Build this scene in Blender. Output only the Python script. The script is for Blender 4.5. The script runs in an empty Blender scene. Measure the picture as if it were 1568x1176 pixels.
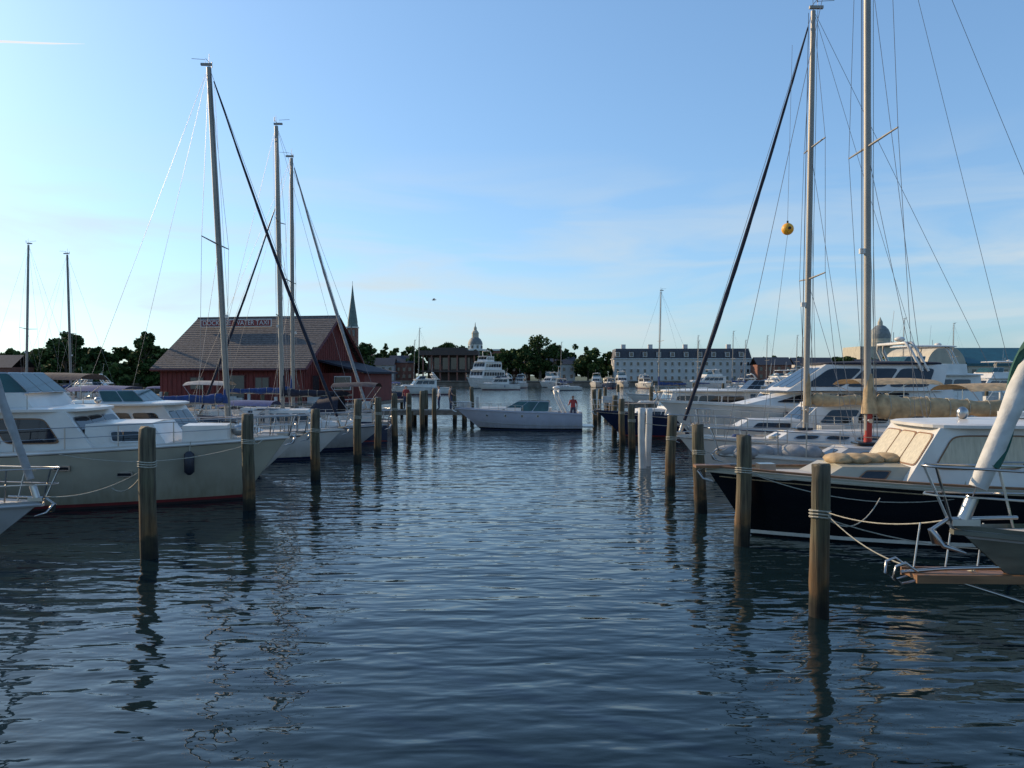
import bpy, math, random
import numpy as np
from mathutils import Vector, Matrix
random.seed(7); rng=np.random.default_rng(7)
R=math.radians
scene=bpy.context.scene
scene.view_settings.view_transform='Standard'; scene.view_settings.look='None'; scene.view_settings.exposure=0

# ---------------------------------------------------------------- materials
def mat(name,col,rough=.5,metal=0,var=.15,scale=3,bump=0,col2=None,stretch=(1,1,1),coat=0,spec=.5,detail=4):
    m=bpy.data.materials.new(name); m.use_nodes=True; nt=m.node_tree; N=nt.nodes; Lk=nt.links
    p=N['Principled BSDF']; p.inputs['Roughness'].default_value=rough; p.inputs['Metallic'].default_value=metal
    p.inputs['Specular IOR Level'].default_value=spec
    if coat: p.inputs['Coat Weight'].default_value=coat
    tc=N.new('ShaderNodeTexCoord'); mp=N.new('ShaderNodeMapping'); mp.inputs['Scale'].default_value=stretch
    nz=N.new('ShaderNodeTexNoise'); nz.inputs['Scale'].default_value=scale; nz.inputs['Detail'].default_value=detail
    Lk.new(tc.outputs['Object'],mp.inputs['Vector']); Lk.new(mp.outputs[0],nz.inputs['Vector'])
    cr=N.new('ShaderNodeValToRGB'); cr.color_ramp.elements[0].position=.3; cr.color_ramp.elements[1].position=.7
    a=[c*(1-var) for c in col]; bb=col2 if col2 else [min(1,c*(1+var)) for c in col]
    cr.color_ramp.elements[0].color=(*a,1); cr.color_ramp.elements[1].color=(*bb,1)
    Lk.new(nz.outputs['Fac'],cr.inputs[0]); Lk.new(cr.outputs[0],p.inputs['Base Color'])
    if bump:
        bn=N.new('ShaderNodeBump'); bn.inputs['Strength'].default_value=.6; bn.inputs['Distance'].default_value=bump
        Lk.new(nz.outputs['Fac'],bn.inputs['Height']); Lk.new(bn.outputs[0],p.inputs['Normal'])
    return m
def grime(m,lo=.08,hi=.75,col=(.46,.42,.30)):
    nt=m.node_tree; N=nt.nodes; Lk=nt.links; p=N['Principled BSDF']
    g=N.new('ShaderNodeNewGeometry'); s=N.new('ShaderNodeSeparateXYZ'); Lk.new(g.outputs['Position'],s.inputs[0])
    tc=N.new('ShaderNodeTexCoord'); mp=N.new('ShaderNodeMapping'); mp.inputs['Scale'].default_value=(6,6,.4)
    nz=N.new('ShaderNodeTexNoise'); nz.inputs['Scale'].default_value=1.5; nz.inputs['Detail'].default_value=6
    Lk.new(tc.outputs['Object'],mp.inputs[0]); Lk.new(mp.outputs[0],nz.inputs['Vector'])
    mr=N.new('ShaderNodeMapRange'); mr.inputs['From Min'].default_value=lo; mr.inputs['From Max'].default_value=hi; mr.inputs['To Min'].default_value=1; mr.inputs['To Max'].default_value=0
    Lk.new(s.outputs['Z'],mr.inputs['Value'])
    mu=N.new('ShaderNodeMath'); mu.operation='MULTIPLY'; mu.use_clamp=True; Lk.new(mr.outputs[0],mu.inputs[0]); Lk.new(nz.outputs['Fac'],mu.inputs[1])
    mx=N.new('ShaderNodeMix'); mx.data_type='RGBA'; mx.blend_type='MULTIPLY'; mx.inputs[7].default_value=(*col,1)
    old=p.inputs['Base Color'].links[0].from_socket; Lk.new(mu.outputs[0],mx.inputs[0]); Lk.new(old,mx.inputs[6]); Lk.new(mx.outputs[2],p.inputs['Base Color'])
WHITE=mat('gelcoat_white',(.60,.575,.53),.3,var=.12,scale=1.3,detail=6); grime(WHITE)
CREAM=mat('gelcoat_cream',(.36,.33,.255),.3,var=.12,scale=1.3); grime(CREAM,.1,1.0)
GREYW=mat('gelcoat_grey',(.36,.36,.36),.35,var=.12,scale=1.5); grime(GREYW)
LAV=mat('gelcoat_pale_blue_grey',(.44,.44,.49),.3,var=.08,scale=1.5); grime(LAV)
OLIVE=mat('hull_olive_grey',(.12,.12,.095),.4,var=.25,scale=2,stretch=(1,1,4))
DECK=mat('deck_nonskid',(.46,.43,.38),.7,var=.15,scale=5)
NAVY=mat('hull_navy',(.012,.018,.05),.2,var=.2,scale=1,coat=.2)
BLACK=mat('hull_black',(.005,.006,.009),.16,var=.2,scale=1,coat=.1,spec=.35)
BOOT=mat('boot_stripe_red',(.16,.02,.02),.5)
BOOTW=mat('boot_stripe_white',(.7,.68,.6),.4)
BOTTOM=mat('bottom_paint',(.03,.015,.015),.8)
BOTBL=mat('bottom_paint_blue',(.012,.02,.05),.8)
GLASS=mat('boat_window_glass',(.012,.014,.018),.05,var=.3,scale=2,spec=.6)
GLASSG=mat('boat_windshield_glass',(.02,.07,.07),.05,var=.3,scale=2,spec=.6)
CURT=mat('window_curtain_cream',(.50,.44,.32),.5,var=.15,scale=2,stretch=(9,9,1),bump=.02)
STEEL=mat('stainless_steel',(.40,.39,.38),.3,metal=1,var=.12)
ALU=mat('mast_aluminium',(.27,.25,.22),.5,metal=.3,var=.15,scale=2,stretch=(1,1,.3))
WIRE=mat('rigging_wire',(.16,.16,.17),.45,metal=.5)
DARKC=mat('canvas_dark_navy',(.014,.016,.03),.85,var=.3,scale=8,bump=.02)
BLUEC=mat('canvas_blue',(.02,.05,.16),.85,var=.25,scale=6,bump=.02)
TANC=mat('canvas_tan',(.38,.27,.15),.85,var=.3,scale=5,bump=.05)
GREYC=mat('canvas_grey',(.27,.27,.27),.85,var=.2,scale=5,bump=.03)
SAIL=mat('sail_cloth_white',(.50,.49,.46),.7,var=.18,scale=6,bump=.03)
GREENC=mat('canvas_green',(.01,.07,.05),.8,var=.25,scale=6,bump=.02)
TEAK=mat('teak_wood',(.20,.10,.045),.5,var=.3,scale=8,stretch=(.3,3,3))
ROPE=mat('mooring_rope',(.34,.32,.26),.9,var=.2,scale=20)
RUBBER=mat('fender_dark',(.015,.018,.03),.5)
FENDW=mat('fender_white',(.46,.46,.44),.5)
REDP=mat('red_paint',(.35,.03,.02),.5)
YEL=mat('buoy_yellow',(.80,.36,.02),.5,var=.15)
PLANK=mat('dock_planks',(.17,.14,.11),.8,var=.35,scale=3,stretch=(1,8,1),bump=.01)
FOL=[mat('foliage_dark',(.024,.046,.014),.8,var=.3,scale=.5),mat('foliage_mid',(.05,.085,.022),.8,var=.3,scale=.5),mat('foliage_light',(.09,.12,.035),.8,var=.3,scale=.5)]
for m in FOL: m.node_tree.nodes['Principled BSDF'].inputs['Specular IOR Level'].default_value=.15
BARK=mat('bark',(.07,.055,.04),.9,var=.3,scale=3,bump=.03)

def piling_mat():
    m=mat('piling_wood',(.065,.052,.038),.85,var=.55,scale=2.2,bump=.035,col2=(.18,.145,.10),stretch=(9,9,.5),detail=9)
    nt=m.node_tree; N=nt.nodes; Lk=nt.links; p=N['Principled BSDF']
    g=N.new('ShaderNodeNewGeometry'); s=N.new('ShaderNodeSeparateXYZ'); Lk.new(g.outputs['Position'],s.inputs[0])
    nz=N.new('ShaderNodeTexNoise'); nz.inputs['Scale'].default_value=3.5; nz.inputs['Detail'].default_value=6
    ad=N.new('ShaderNodeMath'); ad.operation='MULTIPLY_ADD'; ad.inputs[1].default_value=1.1
    Lk.new(g.outputs['Position'],nz.inputs['Vector'])
    Lk.new(nz.outputs['Fac'],ad.inputs[0]); Lk.new(s.outputs['Z'],ad.inputs[2])
    cr=N.new('ShaderNodeValToRGB'); e=cr.color_ramp.elements
    e[0].position=.24; e[0].color=(.06,.06,.04,1); e[1].position=.95; e[1].color=(.8,.85,.8,1)
    x=e.new(.34); x.color=(.25,.25,.16,1)
    x=e.new(.42); x.color=(1.0,.66,.34,1)
    x=e.new(.56); x.color=(.9,.78,.6,1)
    x=e.new(.78); x.color=(.8,.9,.74,1)
    dv=N.new('ShaderNodeMath'); dv.operation='DIVIDE'; dv.inputs[1].default_value=2.6; Lk.new(ad.outputs[0],dv.inputs[0]); Lk.new(dv.outputs[0],cr.inputs[0])
    mx=N.new('ShaderNodeMix'); mx.data_type='RGBA'; mx.blend_type='MULTIPLY'; mx.inputs[0].default_value=1
    old=p.inputs['Base Color'].links[0].from_socket
    Lk.new(old,mx.inputs[6]); Lk.new(cr.outputs[0],mx.inputs[7]); Lk.new(mx.outputs[2],p.inputs['Base Color'])
    return m
PILE=piling_mat()

# ---------------------------------------------------------------- builder
class B:
    def __init__(s): s.v=[];s.f=[];s.m=[];s.sm=[];s.mats=[]
    def mi(s,m):
        if m not in s.mats: s.mats.append(m)
        return s.mats.index(m)
    def add(s,vs,fs,m,smooth=False):
        o=len(s.v); s.v+= [tuple(x) for x in vs]; k=s.mi(m)
        for f in fs: s.f.append([i+o for i in f]); s.m.append(k); s.sm.append(smooth)
    def box(s,c,d,m,rz=0,taper=1):
        cx,cy,cz=c; dx,dy,dz=[q/2 for q in d]; ca,sa=math.cos(rz),math.sin(rz); vs=[]
        for z,k in ((-dz,1),(dz,taper)):
            for x,y in ((-dx,-dy),(dx,-dy),(dx,dy),(-dx,dy)):
                x*=k;y*=k; vs.append((cx+x*ca-y*sa,cy+x*sa+y*ca,cz+z))
        s.add(vs,[(3,2,1,0),(4,5,6,7),(0,1,5,4),(1,2,6,5),(2,3,7,6),(3,0,4,7)],m)
    def tube(s,pts,r,m,n=6,cap=True,flat=1):
        pts=[Vector(p) for p in pts]; k=len(pts); rs=r if isinstance(r,(list,tuple)) else [r]*k; vs=[]
        for i,p in enumerate(pts):
            d=(pts[min(i+1,k-1)]-pts[max(i-1,0)]).normalized()
            ref=Vector((0,0,1)) if abs(d.z)<.9 else Vector((1,0,0))
            a=d.cross(ref).normalized(); b=d.cross(a)
            for j in range(n):
                t=2*math.pi*j/n; vs.append(p+(a*math.cos(t)*flat+b*math.sin(t))*rs[i])
        fs=[(i*n+j,i*n+(j+1)%n,(i+1)*n+(j+1)%n,(i+1)*n+j) for i in range(k-1) for j in range(n)]
        s.add(vs,fs,m,n>5)
        if cap: s.add([vs[j] for j in range(n)],[tuple(range(n))],m); s.add([vs[(k-1)*n+j] for j in range(n)],[tuple(range(n))],m)
    def ell(s,c,r,m,nu=12,nv=8,zmin=-1):
        vs=[];fs=[]
        for i in range(nv+1):
            th=math.pi*i/nv; z=max(math.cos(th),zmin)
            for j in range(nu):
                ph=2*math.pi*j/nu; vs.append((c[0]+r[0]*math.sin(th)*math.cos(ph),c[1]+r[1]*math.sin(th)*math.sin(ph),c[2]+r[2]*z))
        for i in range(nv):
            for j in range(nu): fs.append((i*nu+j,(i+1)*nu+j,(i+1)*nu+(j+1)%nu,i*nu+(j+1)%nu))
        s.add(vs,fs,m,True)
    def slab(s,xa,xf,wa,wf,z,th,m,camber=.05,e=5):
        n=28; ring=[]
        for j in range(n):
            t=2*math.pi*j/n; c,q=math.cos(t),math.sin(t)
            u=math.copysign(abs(c)**(2/e),c); v=math.copysign(abs(q)**(2/e),q)
            w=wa+(wf-wa)*(u+1)/2; ring.append(((xa+xf)/2+(xf-xa)/2*u,w*v))
        vs=[(x,y,z) for x,y in ring]+[(x,y,z+th*.7) for x,y in ring]+[((x-(xa+xf)/2)*.96+(xa+xf)/2,y*.93,z+th) for x,y in ring]
        vs+=[((x-(xa+xf)/2)*.5+(xa+xf)/2,y*.5,z+th+camber) for x,y in ring]+[((xa+xf)/2,0,z+th+camber*1.2)]
        fs=[tuple(reversed(range(n)))]
        for k in range(3): fs+=[(k*n+j,k*n+(j+1)%n,(k+1)*n+(j+1)%n,(k+1)*n+j) for j in range(n)]
        s.add(vs,fs+[(3*n+j,3*n+(j+1)%n,4*n) for j in range(n)],m)
    def house(s,xa,xf,wa,wf,z0,z1,rf=.3,ra=.05,tum=.08,m=None,top=True,camber=.04,z0f=None,z1f=None):
        z0f=z0 if z0f is None else z0f; z1f=z1 if z1f is None else z1f
        bA,bF=xa,xf; tA,tF=xa+ra,xf-rf
        P=dict(bap=(bA,wa,z0),bas=(bA,-wa,z0),bfp=(bF,wf,z0f),bfs=(bF,-wf,z0f),
               tap=(tA,wa-tum,z1),tas=(tA,-wa+tum,z1),tfp=(tF,wf-tum,z1f),tfs=(tF,-wf+tum,z1f))
        F=dict(port=['bap','bfp','tfp','tap'],stbd=['bas','bfs','tfs','tas'],front=['bfs','bfp','tfp','tfs'],aft=['bas','bap','tap','tas'])
        Q={k:[Vector(P[q]) for q in v] for k,v in F.items()}
        for k,q in Q.items():
            if m: s.add(q,[(0,1,2,3)],m)
        if m and top:
            a,b_,c,d=P['tap'],P['tfp'],P['tfs'],P['tas']; e=((tA)*1,0,z1+camber); f=(tF,0,z1f+camber)
            s.add([a,b_,f,e],[(0,1,2,3)],m); s.add([e,f,c,d],[(0,1,2,3)],m)
            s.add([b_,f,c],[(0,1,2)],m); s.add([a,e,d],[(0,1,2)],m)
        Q['c']=Vector(((xa+xf)/2,0,(z0+z1)/2)); return Q
    def panel(s,Q,side,u0,u1,v0,v1,m,off=.015,e=8,frame=None):
        q=Q[side]; n=(q[1]-q[0]).cross(q[3]-q[0]).normalized(); cc=sum(q,Vector())/4
        if n.dot(cc-Q['c'])<0: n=-n
        def bl(u,v): return (q[0]*(1-u)+q[1]*u)*(1-v)+(q[3]*(1-u)+q[2]*u)*v
        def ring(g,o):
            o_=[]
            for j in range(20):
                t=2*math.pi*(j+.5)/20; c,k=math.cos(t),math.sin(t)
                a=math.copysign(abs(c)**(2/e),c); b=math.copysign(abs(k)**(2/e),k)
                w=(q[1]-q[0]).length; h=(q[3]-q[0]).length
                o_.append(bl((u0+u1)/2+((u1-u0)/2+g/w)*a,(v0+v1)/2+((v1-v0)/2+g/h)*b)+n*o)
            return o_
        if frame: 
            r=ring(.035,off); s.add(r,[tuple(range(20))],frame); r=ring(0,off+.006)
        else: r=ring(0,off)
        s.add(r,[tuple(range(20))],m)
    def wins(s,Q,side,u0,u1,v0,v1,n,m,gap=.02,frame=None,e=8):
        w=(u1-u0-gap*(n-1))/n
        for i in range(n): s.panel(Q,side,u0+i*(w+gap),u0+i*(w+gap)+w,v0,v1,m,frame=frame,e=e)
    def obj(s,name,parent=None,bevel=0):
        me=bpy.data.meshes.new(name); me.from_pydata(s.v,[],s.f)
        for m in s.mats: me.materials.append(m)
        me.polygons.foreach_set('material_index',s.m); me.polygons.foreach_set('use_smooth',s.sm); me.update()
        o=bpy.data.objects.new(name,me); scene.collection.objects.link(o)
        if parent: o.parent=parent
        if bevel:
            md=o.modifiers.new('b','BEVEL'); md.width=bevel; md.segments=2; md.limit_method='ANGLE'; md.angle_limit=R(30)
        return o
def empty(name,loc=(0,0,0),rz=0):
    e=bpy.data.objects.new(name,None); scene.collection.objects.link(e); e.location=loc; e.rotation_euler=(0,0,rz); e.empty_display_size=.2; return e
def dup(e,loc,rz,sc=1):
    n=empty(e.name.split('.')[0],loc,rz); n.scale=(sc,sc,sc)
    for c in e.children:
        k=c.copy(); scene.collection.objects.link(k); k.parent=n
    return n

# ---------------------------------------------------------------- hull
class Hull:
    def __init__(h,L,beam,fb,rake=1.2,flare=.4,stern=.85,p=2.4):
        h.L,h.beam,h.fb,h.rake,h.flare,h.stern,h.p=L,beam,fb,rake,flare,stern,p
    def zs(h,t):
        a,b,c=h.fb
        return c+(b-c)*t/.4 if t<.4 else b+(a-b)*((t-.4)/.6)**1.6
    def hb(h,t):
        s=h.stern+(1-h.stern)*math.sin(math.pi/2*min(t/.45,1))
        k=1 if t<.4 else max(0,1-((t-.4)/.6)**h.p)
        return max(h.beam/2*s*k,.02)
    def pt(h,t,z,side):
        zs=h.zs(t); w=min(1,(z+.5)/(zs+.5))
        hw=h.hb(t)*(1-(1-w)**1.3*h.flare*(.3+.7*t*t))
        return (-h.L+t*(h.L-h.rake)+h.rake*t**4*(z/h.fb[0]),side*hw,z)
    def sp(h,t,side,dz=0,inset=0):
        x,y,z=h.pt(t,h.zs(t),side); 
        return (x,side*max(abs(y)-inset,.02),z+dz)
    def build(h,b,top,stripe,boot,bottom,rail=None,n=34,zb=.14,sw=.09):
        rail=rail or top
        ts=[1-(1-i/n)**1.35 for i in range(n+1)]
        for side in (1,-1):
            rows=[]
            for t in ts:
                zs=h.zs(t); a=zs-.06-sw
                zl=[zs,zs-.06,a]+[a+(zb-a)*f for f in (.25,.5,.75)]+[zb,zb-.08,-.45]
                rows.append([h.pt(t,z,side) for z in zl])
            bm=[rail,stripe,top,top,top,top,boot,bottom]
            for k in range(8):
                vs=[];fs=[]
                for i,r in enumerate(rows): vs+= [r[k],r[k+1]]
                for i in range(n): fs.append((2*i,2*i+2,2*i+3,2*i+1) if side<0 else (2*i,2*i+1,2*i+3,2*i+2))
                b.add(vs,fs,bm[k],True)
            b.tube([h.sp(t,side,-.08) for t in ts],.035,rail,5)
        zs=h.zs(0)
        P=[h.pt(0,z,1) for z in (zs,zs*.5,-.45)]; S=[h.pt(0,z,-1) for z in (zs,zs*.5,-.45)]
        b.add(P+S,[(0,1,4,3),(1,2,5,4)],top)
    def deck(h,b,m,t0=0,t1=1,drop=.05,camber=.07,n=24):
        vs=[];fs=[]
        for i in range(n+1):
            t=t0+(t1-t0)*i/n; p=h.sp(t,1,-drop); s_=h.sp(t,-1,-drop); c=(p[0],0,p[2]+camber*h.hb(t)*2/h.beam)
            q=(p[0],p[1]*.5,p[2]+(c[2]-p[2])*.75); r=(p[0],-p[1]*.5,q[2])
            vs+=[p,q,c,r,s_]
        for i in range(n):
            for j in range(4): fs.append((5*i+j,5*i+j+1,5*i+5+j+1,5*i+5+j))
        b.add(vs,fs,m,True)
    def lifeline(h,b,t0,t1,n,ht=.62,m=None,r=.012,mid=True,inset=.06):
        m=m or STEEL
        ts=[t0+(t1-t0)*i/n for i in range(n+1)]
        for side in (1,-1):
            for t in ts: b.tube([h.sp(t,side,-.03,inset),h.sp(t,side,ht,inset)],r*1.2,m,5)
            b.tube([h.sp(t,side,ht,inset) for t in ts],r*.8,m,5)
            if mid: b.tube([h.sp(t,side,ht*.5,inset) for t in ts],r*.6,m,4)
    def pulpit(h,b,t0,ht=.65,m=None,r=.016,ext=.25):
        m=m or STEEL; pts=[]
        ts=[t0+(1-t0)*i/6 for i in range(7)]
        for t in ts: pts.append(Vector(h.sp(t,1,ht,.04)))
        k=[(p.x+ext*((i/6)**2),p.y+.12*i/6,p.z) for i,p in enumerate(pts)]
        loop=k+[(ext+.08,0,k[-1][2])]+[(x,-y,z) for x,y,z in reversed(k)]
        b.tube(loop,r,m,6)
        loop2=[(x-.02,y*.97,z-ht*.48) for x,y,z in loop]; b.tube(loop2,r*.75,m,5)
        for i in (0,2,4,6):
            for s_ in (1,-1):
                x,y,z=k[i]; bx,by,bz=h.sp(ts[i],s_,-.04,.06); b.tube([(bx,by,bz),(x,s_*y,z)],r,m,5)
    def clutter(h,b,n=5):
        for i in range(n):
            t=random.uniform(.15,.8); s_=random.choice((1,-1)); x,y,z=h.sp(t,s_,0,.12)
            b.box((x,y,z+.03),(.28,.05,.05),STEEL)
            x,y,z=h.sp(random.uniform(.2,.8),s_,-.1); fm=random.choice((FENDW,FENDW,RUBBER,BLUEC))
            b.tube([(x,y,z+.25),(x,y+s_*.09,z-.12)],.01,ROPE,4); b.tube([(x,y+s_*.11,z-.1),(x,y+s_*.11,z-.16),(x,y+s_*.11,z-.55),(x,y+s_*.11,z-.6)],[.04,.1,.1,.04],fm,8)
        for i in range(3):
            t=random.uniform(.6,.9); x,y,z=h.sp(t,1,0,.3); rr=.16
            b.tube([(x+rr*math.cos(q*.6)*(1-q*.01),y*.4+rr*math.sin(q*.6),z+.02+.003*q) for q in range(28)],.014,random.choice((ROPE,BLUEC,ROPE)),4)

def anchor(b,x,z):
    b.tube([(x-.7,0,z+.02),(x+.05,0,z),(x+.22,0,z-.12)],.022,STEEL,6)
    for s_ in (1,-1):
        b.tube([(x+.22,0,z-.12),(x+.14,s_*.1,z-.28),(x-.06,s_*.17,z-.34)],[.03,.026,.01],STEEL,6,flat=1.5)
    b.add([(x+.24,0,z-.1),(x+.1,.13,z-.27),(x-.1,.06,z-.34),(x-.1,-.06,z-.34),(x+.1,-.13,z-.27)],[(0,1,2,3,4)],STEEL)
    b.box((x-.12,0,z-.03),(.3,.13,.07),STEEL)
def canopy(b,xa,xf,w,z0,z1,m):
    vs=[];fs=[];n=10;k=5
    for i in range(k):
        u=i/(k-1); x=xa+(xf-xa)*u
        for j in range(n+1):
            a=j/n*2-1; vs.append((x,w*a,z1+.0-.22*abs(a)**3-.06*abs(2*u-1)**2+.015*math.sin(7*u)))
    for i in range(k-1):
        for j in range(n): fs.append((i*(n+1)+j,i*(n+1)+j+1,(i+1)*(n+1)+j+1,(i+1)*(n+1)+j))
    b.add(vs,fs,m,True)
    xm=(xa+xf)/2
    for x in (xa+.03,xm,xf-.03):
        for s_ in (1,-1): b.tube([(x,s_*w,z1-.24),(xm,s_*w*1.02,z0)],.013,STEEL,5)

# ---------------------------------------------------------------- sailboat
def sailboat(bow,hd,L,beam,fb,top=WHITE,stripe=NAVY,boot=NAVY,bottom=BOTBL,mastx=4.5,mtop=16,spr=((.52,1.4),),mr=.085,
             jib=None,cover=BLUEC,mastm=ALU,rake=1.3,mrake=.3,cabm=WHITE,redbase=False,fracstay=None,dodger=None,name='sailboat',coverr=.17,boomz=1.25,detail=True,bimini=None,foredeck=None):
    e=empty(name,(bow[0],bow[1],0),hd)
    h=Hull(L,beam,fb,rake,.42,.62,2.1)
    b=B(); h.build(b,top,stripe,boot,bottom); b.obj('hull',e)
    b=B(); h.deck(b,DECK); b.obj('deck',e)
    dz=fb[1]
    b=B(); cf=-mastx+1.3; ca=-L*.66
    Q=b.house(ca,cf,beam*.30,beam*.17,dz-.05,dz+.42,.55,.05,.1,cabm,z0f=dz+.08,z1f=dz+.38)
    for side in ('port','stbd'):
        b.wins(Q,side,.12,.9,.38,.72,4,GLASS,.06,frame=STEEL,e=3)
    b.panel(Q,'front',.3,.7,.25,.75,GLASS)
    b.box(((ca-L*.06-.9),beam*.3,dz+.1),(2.4,.12,.34),cabm); b.box(((ca-L*.06-.9),-beam*.3,dz+.1),(2.4,.12,.34),cabm)
    b.box((cf-1.2,0,dz+.48),(.55,.5,.08),GLASS)
    b.obj('cabin_trunk',e,.03)
    b=B()
    mb=dz+.4; mp=[(-mastx-mrake*i/6,0,mb-.1+(mtop-mb)*i/6) for i in range(7)]
    b.tube(mp,[mr]*5+[mr*.92,mr*.8],mastm,10)
    if redbase: b.tube([(-mastx,0,mb-.3),(-mastx-.02,0,mb+1.1)],mr*1.12,REDP,10)
    def mx(z): return -mastx-mrake*(z-mb)/(mtop-mb)
    sp=[]
    for fz,hw in spr:
        z=mb+(mtop-mb)*fz; sp.append((z,hw))
        for s_ in (1,-1): b.tube([(mx(z),0,z),(mx(z)-.12,s_*hw,z+.08)],[.035,.022],mastm,6)
    bz=dz+boomz; bl=L*.36
    b.tube([(-mastx-.1,0,bz),(-mastx-bl,0,bz+.06)],.06,mastm,8)
    b.box((mx(mtop)-.1,0,mtop+.02),(.45,.1,.09),mastm)
    b.tube([(mx(mtop),0,mtop),(mx(mtop)+.02,0,mtop+.45)],.01,WIRE,4); b.tube([(mx(mtop)-.15,.0,mtop),(mx(mtop)-.15,0,mtop+.22),(mx(mtop)-.7,.0,mtop+.25)],.01,WIRE,4)
    b.tube([(mx(mtop),-.35,mtop+.12),(mx(mtop),.35,mtop+.12)],.012,WIRE,4); b.tube([(mx(mtop),.35,mtop+.02),(mx(mtop),.35,mtop+.26)],.02,WIRE,4)
    zr=mb+(mtop-mb)*.3; b.box((mx(zr)+.14,0,zr),(.16,.1,.14),WHITE)
    for q in (0,1): b.tube([(-mastx,.1-.2*q,mb+.7),(-mastx,.2-.4*q,mb+.7)],.06,STEEL,8)
    b.tube([(-mastx-.1,mr+.05,mb+.3),(mx(mtop)-.1,mr+.04,mtop-.1)],.009,ROPE,4); b.tube([(-mastx+.1,-mr-.05,mb+.3),(mx(mtop)+.1,-mr-.04,mtop-.1)],.009,DARKC,4)
    b.obj('mast_and_boom',e)
    b=B(); n=22
    pts=[];rs=[]
    for i in range(n+1):
        u=i/n; pts.append((-mastx-.15-(bl-.25)*u,.02*math.sin(9*u),bz+.13+.05*(1-u)+.02*math.sin(23*u)))
        rs.append(coverr*(1.25-.55*u)*(1+.1*math.sin(17*u)+.05*math.sin(61*u))*(.35 if i in(0,n) else 1))
    b.tube(pts,rs,cover,10,flat=.75); b.tube([(mx(bz)-.06,0,bz+.0),(mx(bz)-.03,0,bz+1.1)],[coverr*.9,.09],cover,8)
    for i in range(2,n-1,3): b.tube([(pts[i][0],rs[i]*.8*math.cos(a*PI/5),pts[i][2]+rs[i]*1.06*math.sin(a*PI/5)) for a in range(11)],.012,ROPE,4)
    if dodger:
        x0=ca+.3; fs=[]
        vs=[]
        for i in range(9):
            a=math.pi*i/8; y=-math.cos(a)*beam*.3; zz=abs(math.sin(a))**.5
            vs+=[(x0+.5,y*.9,dz+.35+.1*zz),(x0-.1,y,dz+.35+.85*zz),(x0-1.2,y,dz+.35+.95*zz)]
        for i in range(8):
            for j in range(2): fs.append((3*i+j,3*i+j+1,3*i+3+j+1,3*i+3+j))
        b.add(vs,fs,dodger,True)
    if bimini: canopy(b,-L+.6,-L+2.9,beam*.33,dz+.2,dz+2.0,bimini)
    if foredeck:
        for q in range(6):
            b.ell((cf+.4+q*.42,.12*math.sin(q*2.1),dz+.22+.03*math.sin(q*3)),(.42,.55-.06*q,.24-.012*q),foredeck,12,8)
    b.obj('sail_cover',e)
    b=B(); wr=.008; T=(mx(mtop),0,mtop-.05)
    if detail:
        for s_ in (1,-1):
            t=1-(mastx/L); base=h.sp(t,s_,0,.05); last=base
            for z,hw in sp:
                tip=(mx(z)-.12,s_*hw,z+.08); b.tube([last,tip],wr,WIRE,4); b.tube([h.sp(t-.03,s_,0,.05),(mx(z),0,z-.1)],wr,WIRE,4); last=tip
            b.tube([last,T],wr,WIRE,4)
    b.tube([T,(-L+.25,0,h.zs(0))],wr,WIRE,4)
    b.tube([T,(-mastx-bl+.1,0,bz+.1)],wr*.9,WIRE,4)
    top_=T if not fracstay else (mx(fracstay),0,fracstay)
    bowp=Vector((-.12,0,fb[0]+.05)); tv=Vector(top_)
    b.tube([tv,bowp],wr,WIRE,4)
    b.tube([(mx(mtop*.95)+.16,.05,mtop*.95),(-mastx+.2,.15,mb)],wr*.8,WIRE,4)
    if fracstay: b.tube([T,(-.4,0,fb[0])],wr,WIRE,4)
    b.obj('standing_rigging',e)
    if jib:
        jm,jr=jib; b=B(); k=30; pts=[];rs=[]
        for i in range(k+1):
            u=.03+.93*i/k; pts.append(bowp.lerp(tv,u)+Vector((-.05*math.sin(u*math.pi),.01*math.sin(31*u),-.22*math.sin(u*math.pi)))); rs.append(jr*(.35+1.0*math.sin(math.pi*(.12+.8*u**.8))**.8)*(1-.45*u)*(1+.09*math.sin(i*2.7)))
        b.tube(pts,rs,jm,8); b.tube([bowp,bowp.lerp(tv,.02)],.07,STEEL,8); b.obj('furled_jib',e)
    b=B(); h.pulpit(b,.86); h.lifeline(b,.08,.86,6)
    if detail: h.clutter(b,4)
    x=-L+.1
    b.tube([h.sp(.08,1,.62,.06),(x,beam*.25,h.zs(0)+.62),(x,-beam*.25,h.zs(0)+.62),h.sp(.08,-1,.62,.06)],.016,STEEL,6)
    anchor(b,.0,fb[0]+.06); b.obj('rails_and_anchor',e)
    return e,h

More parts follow.
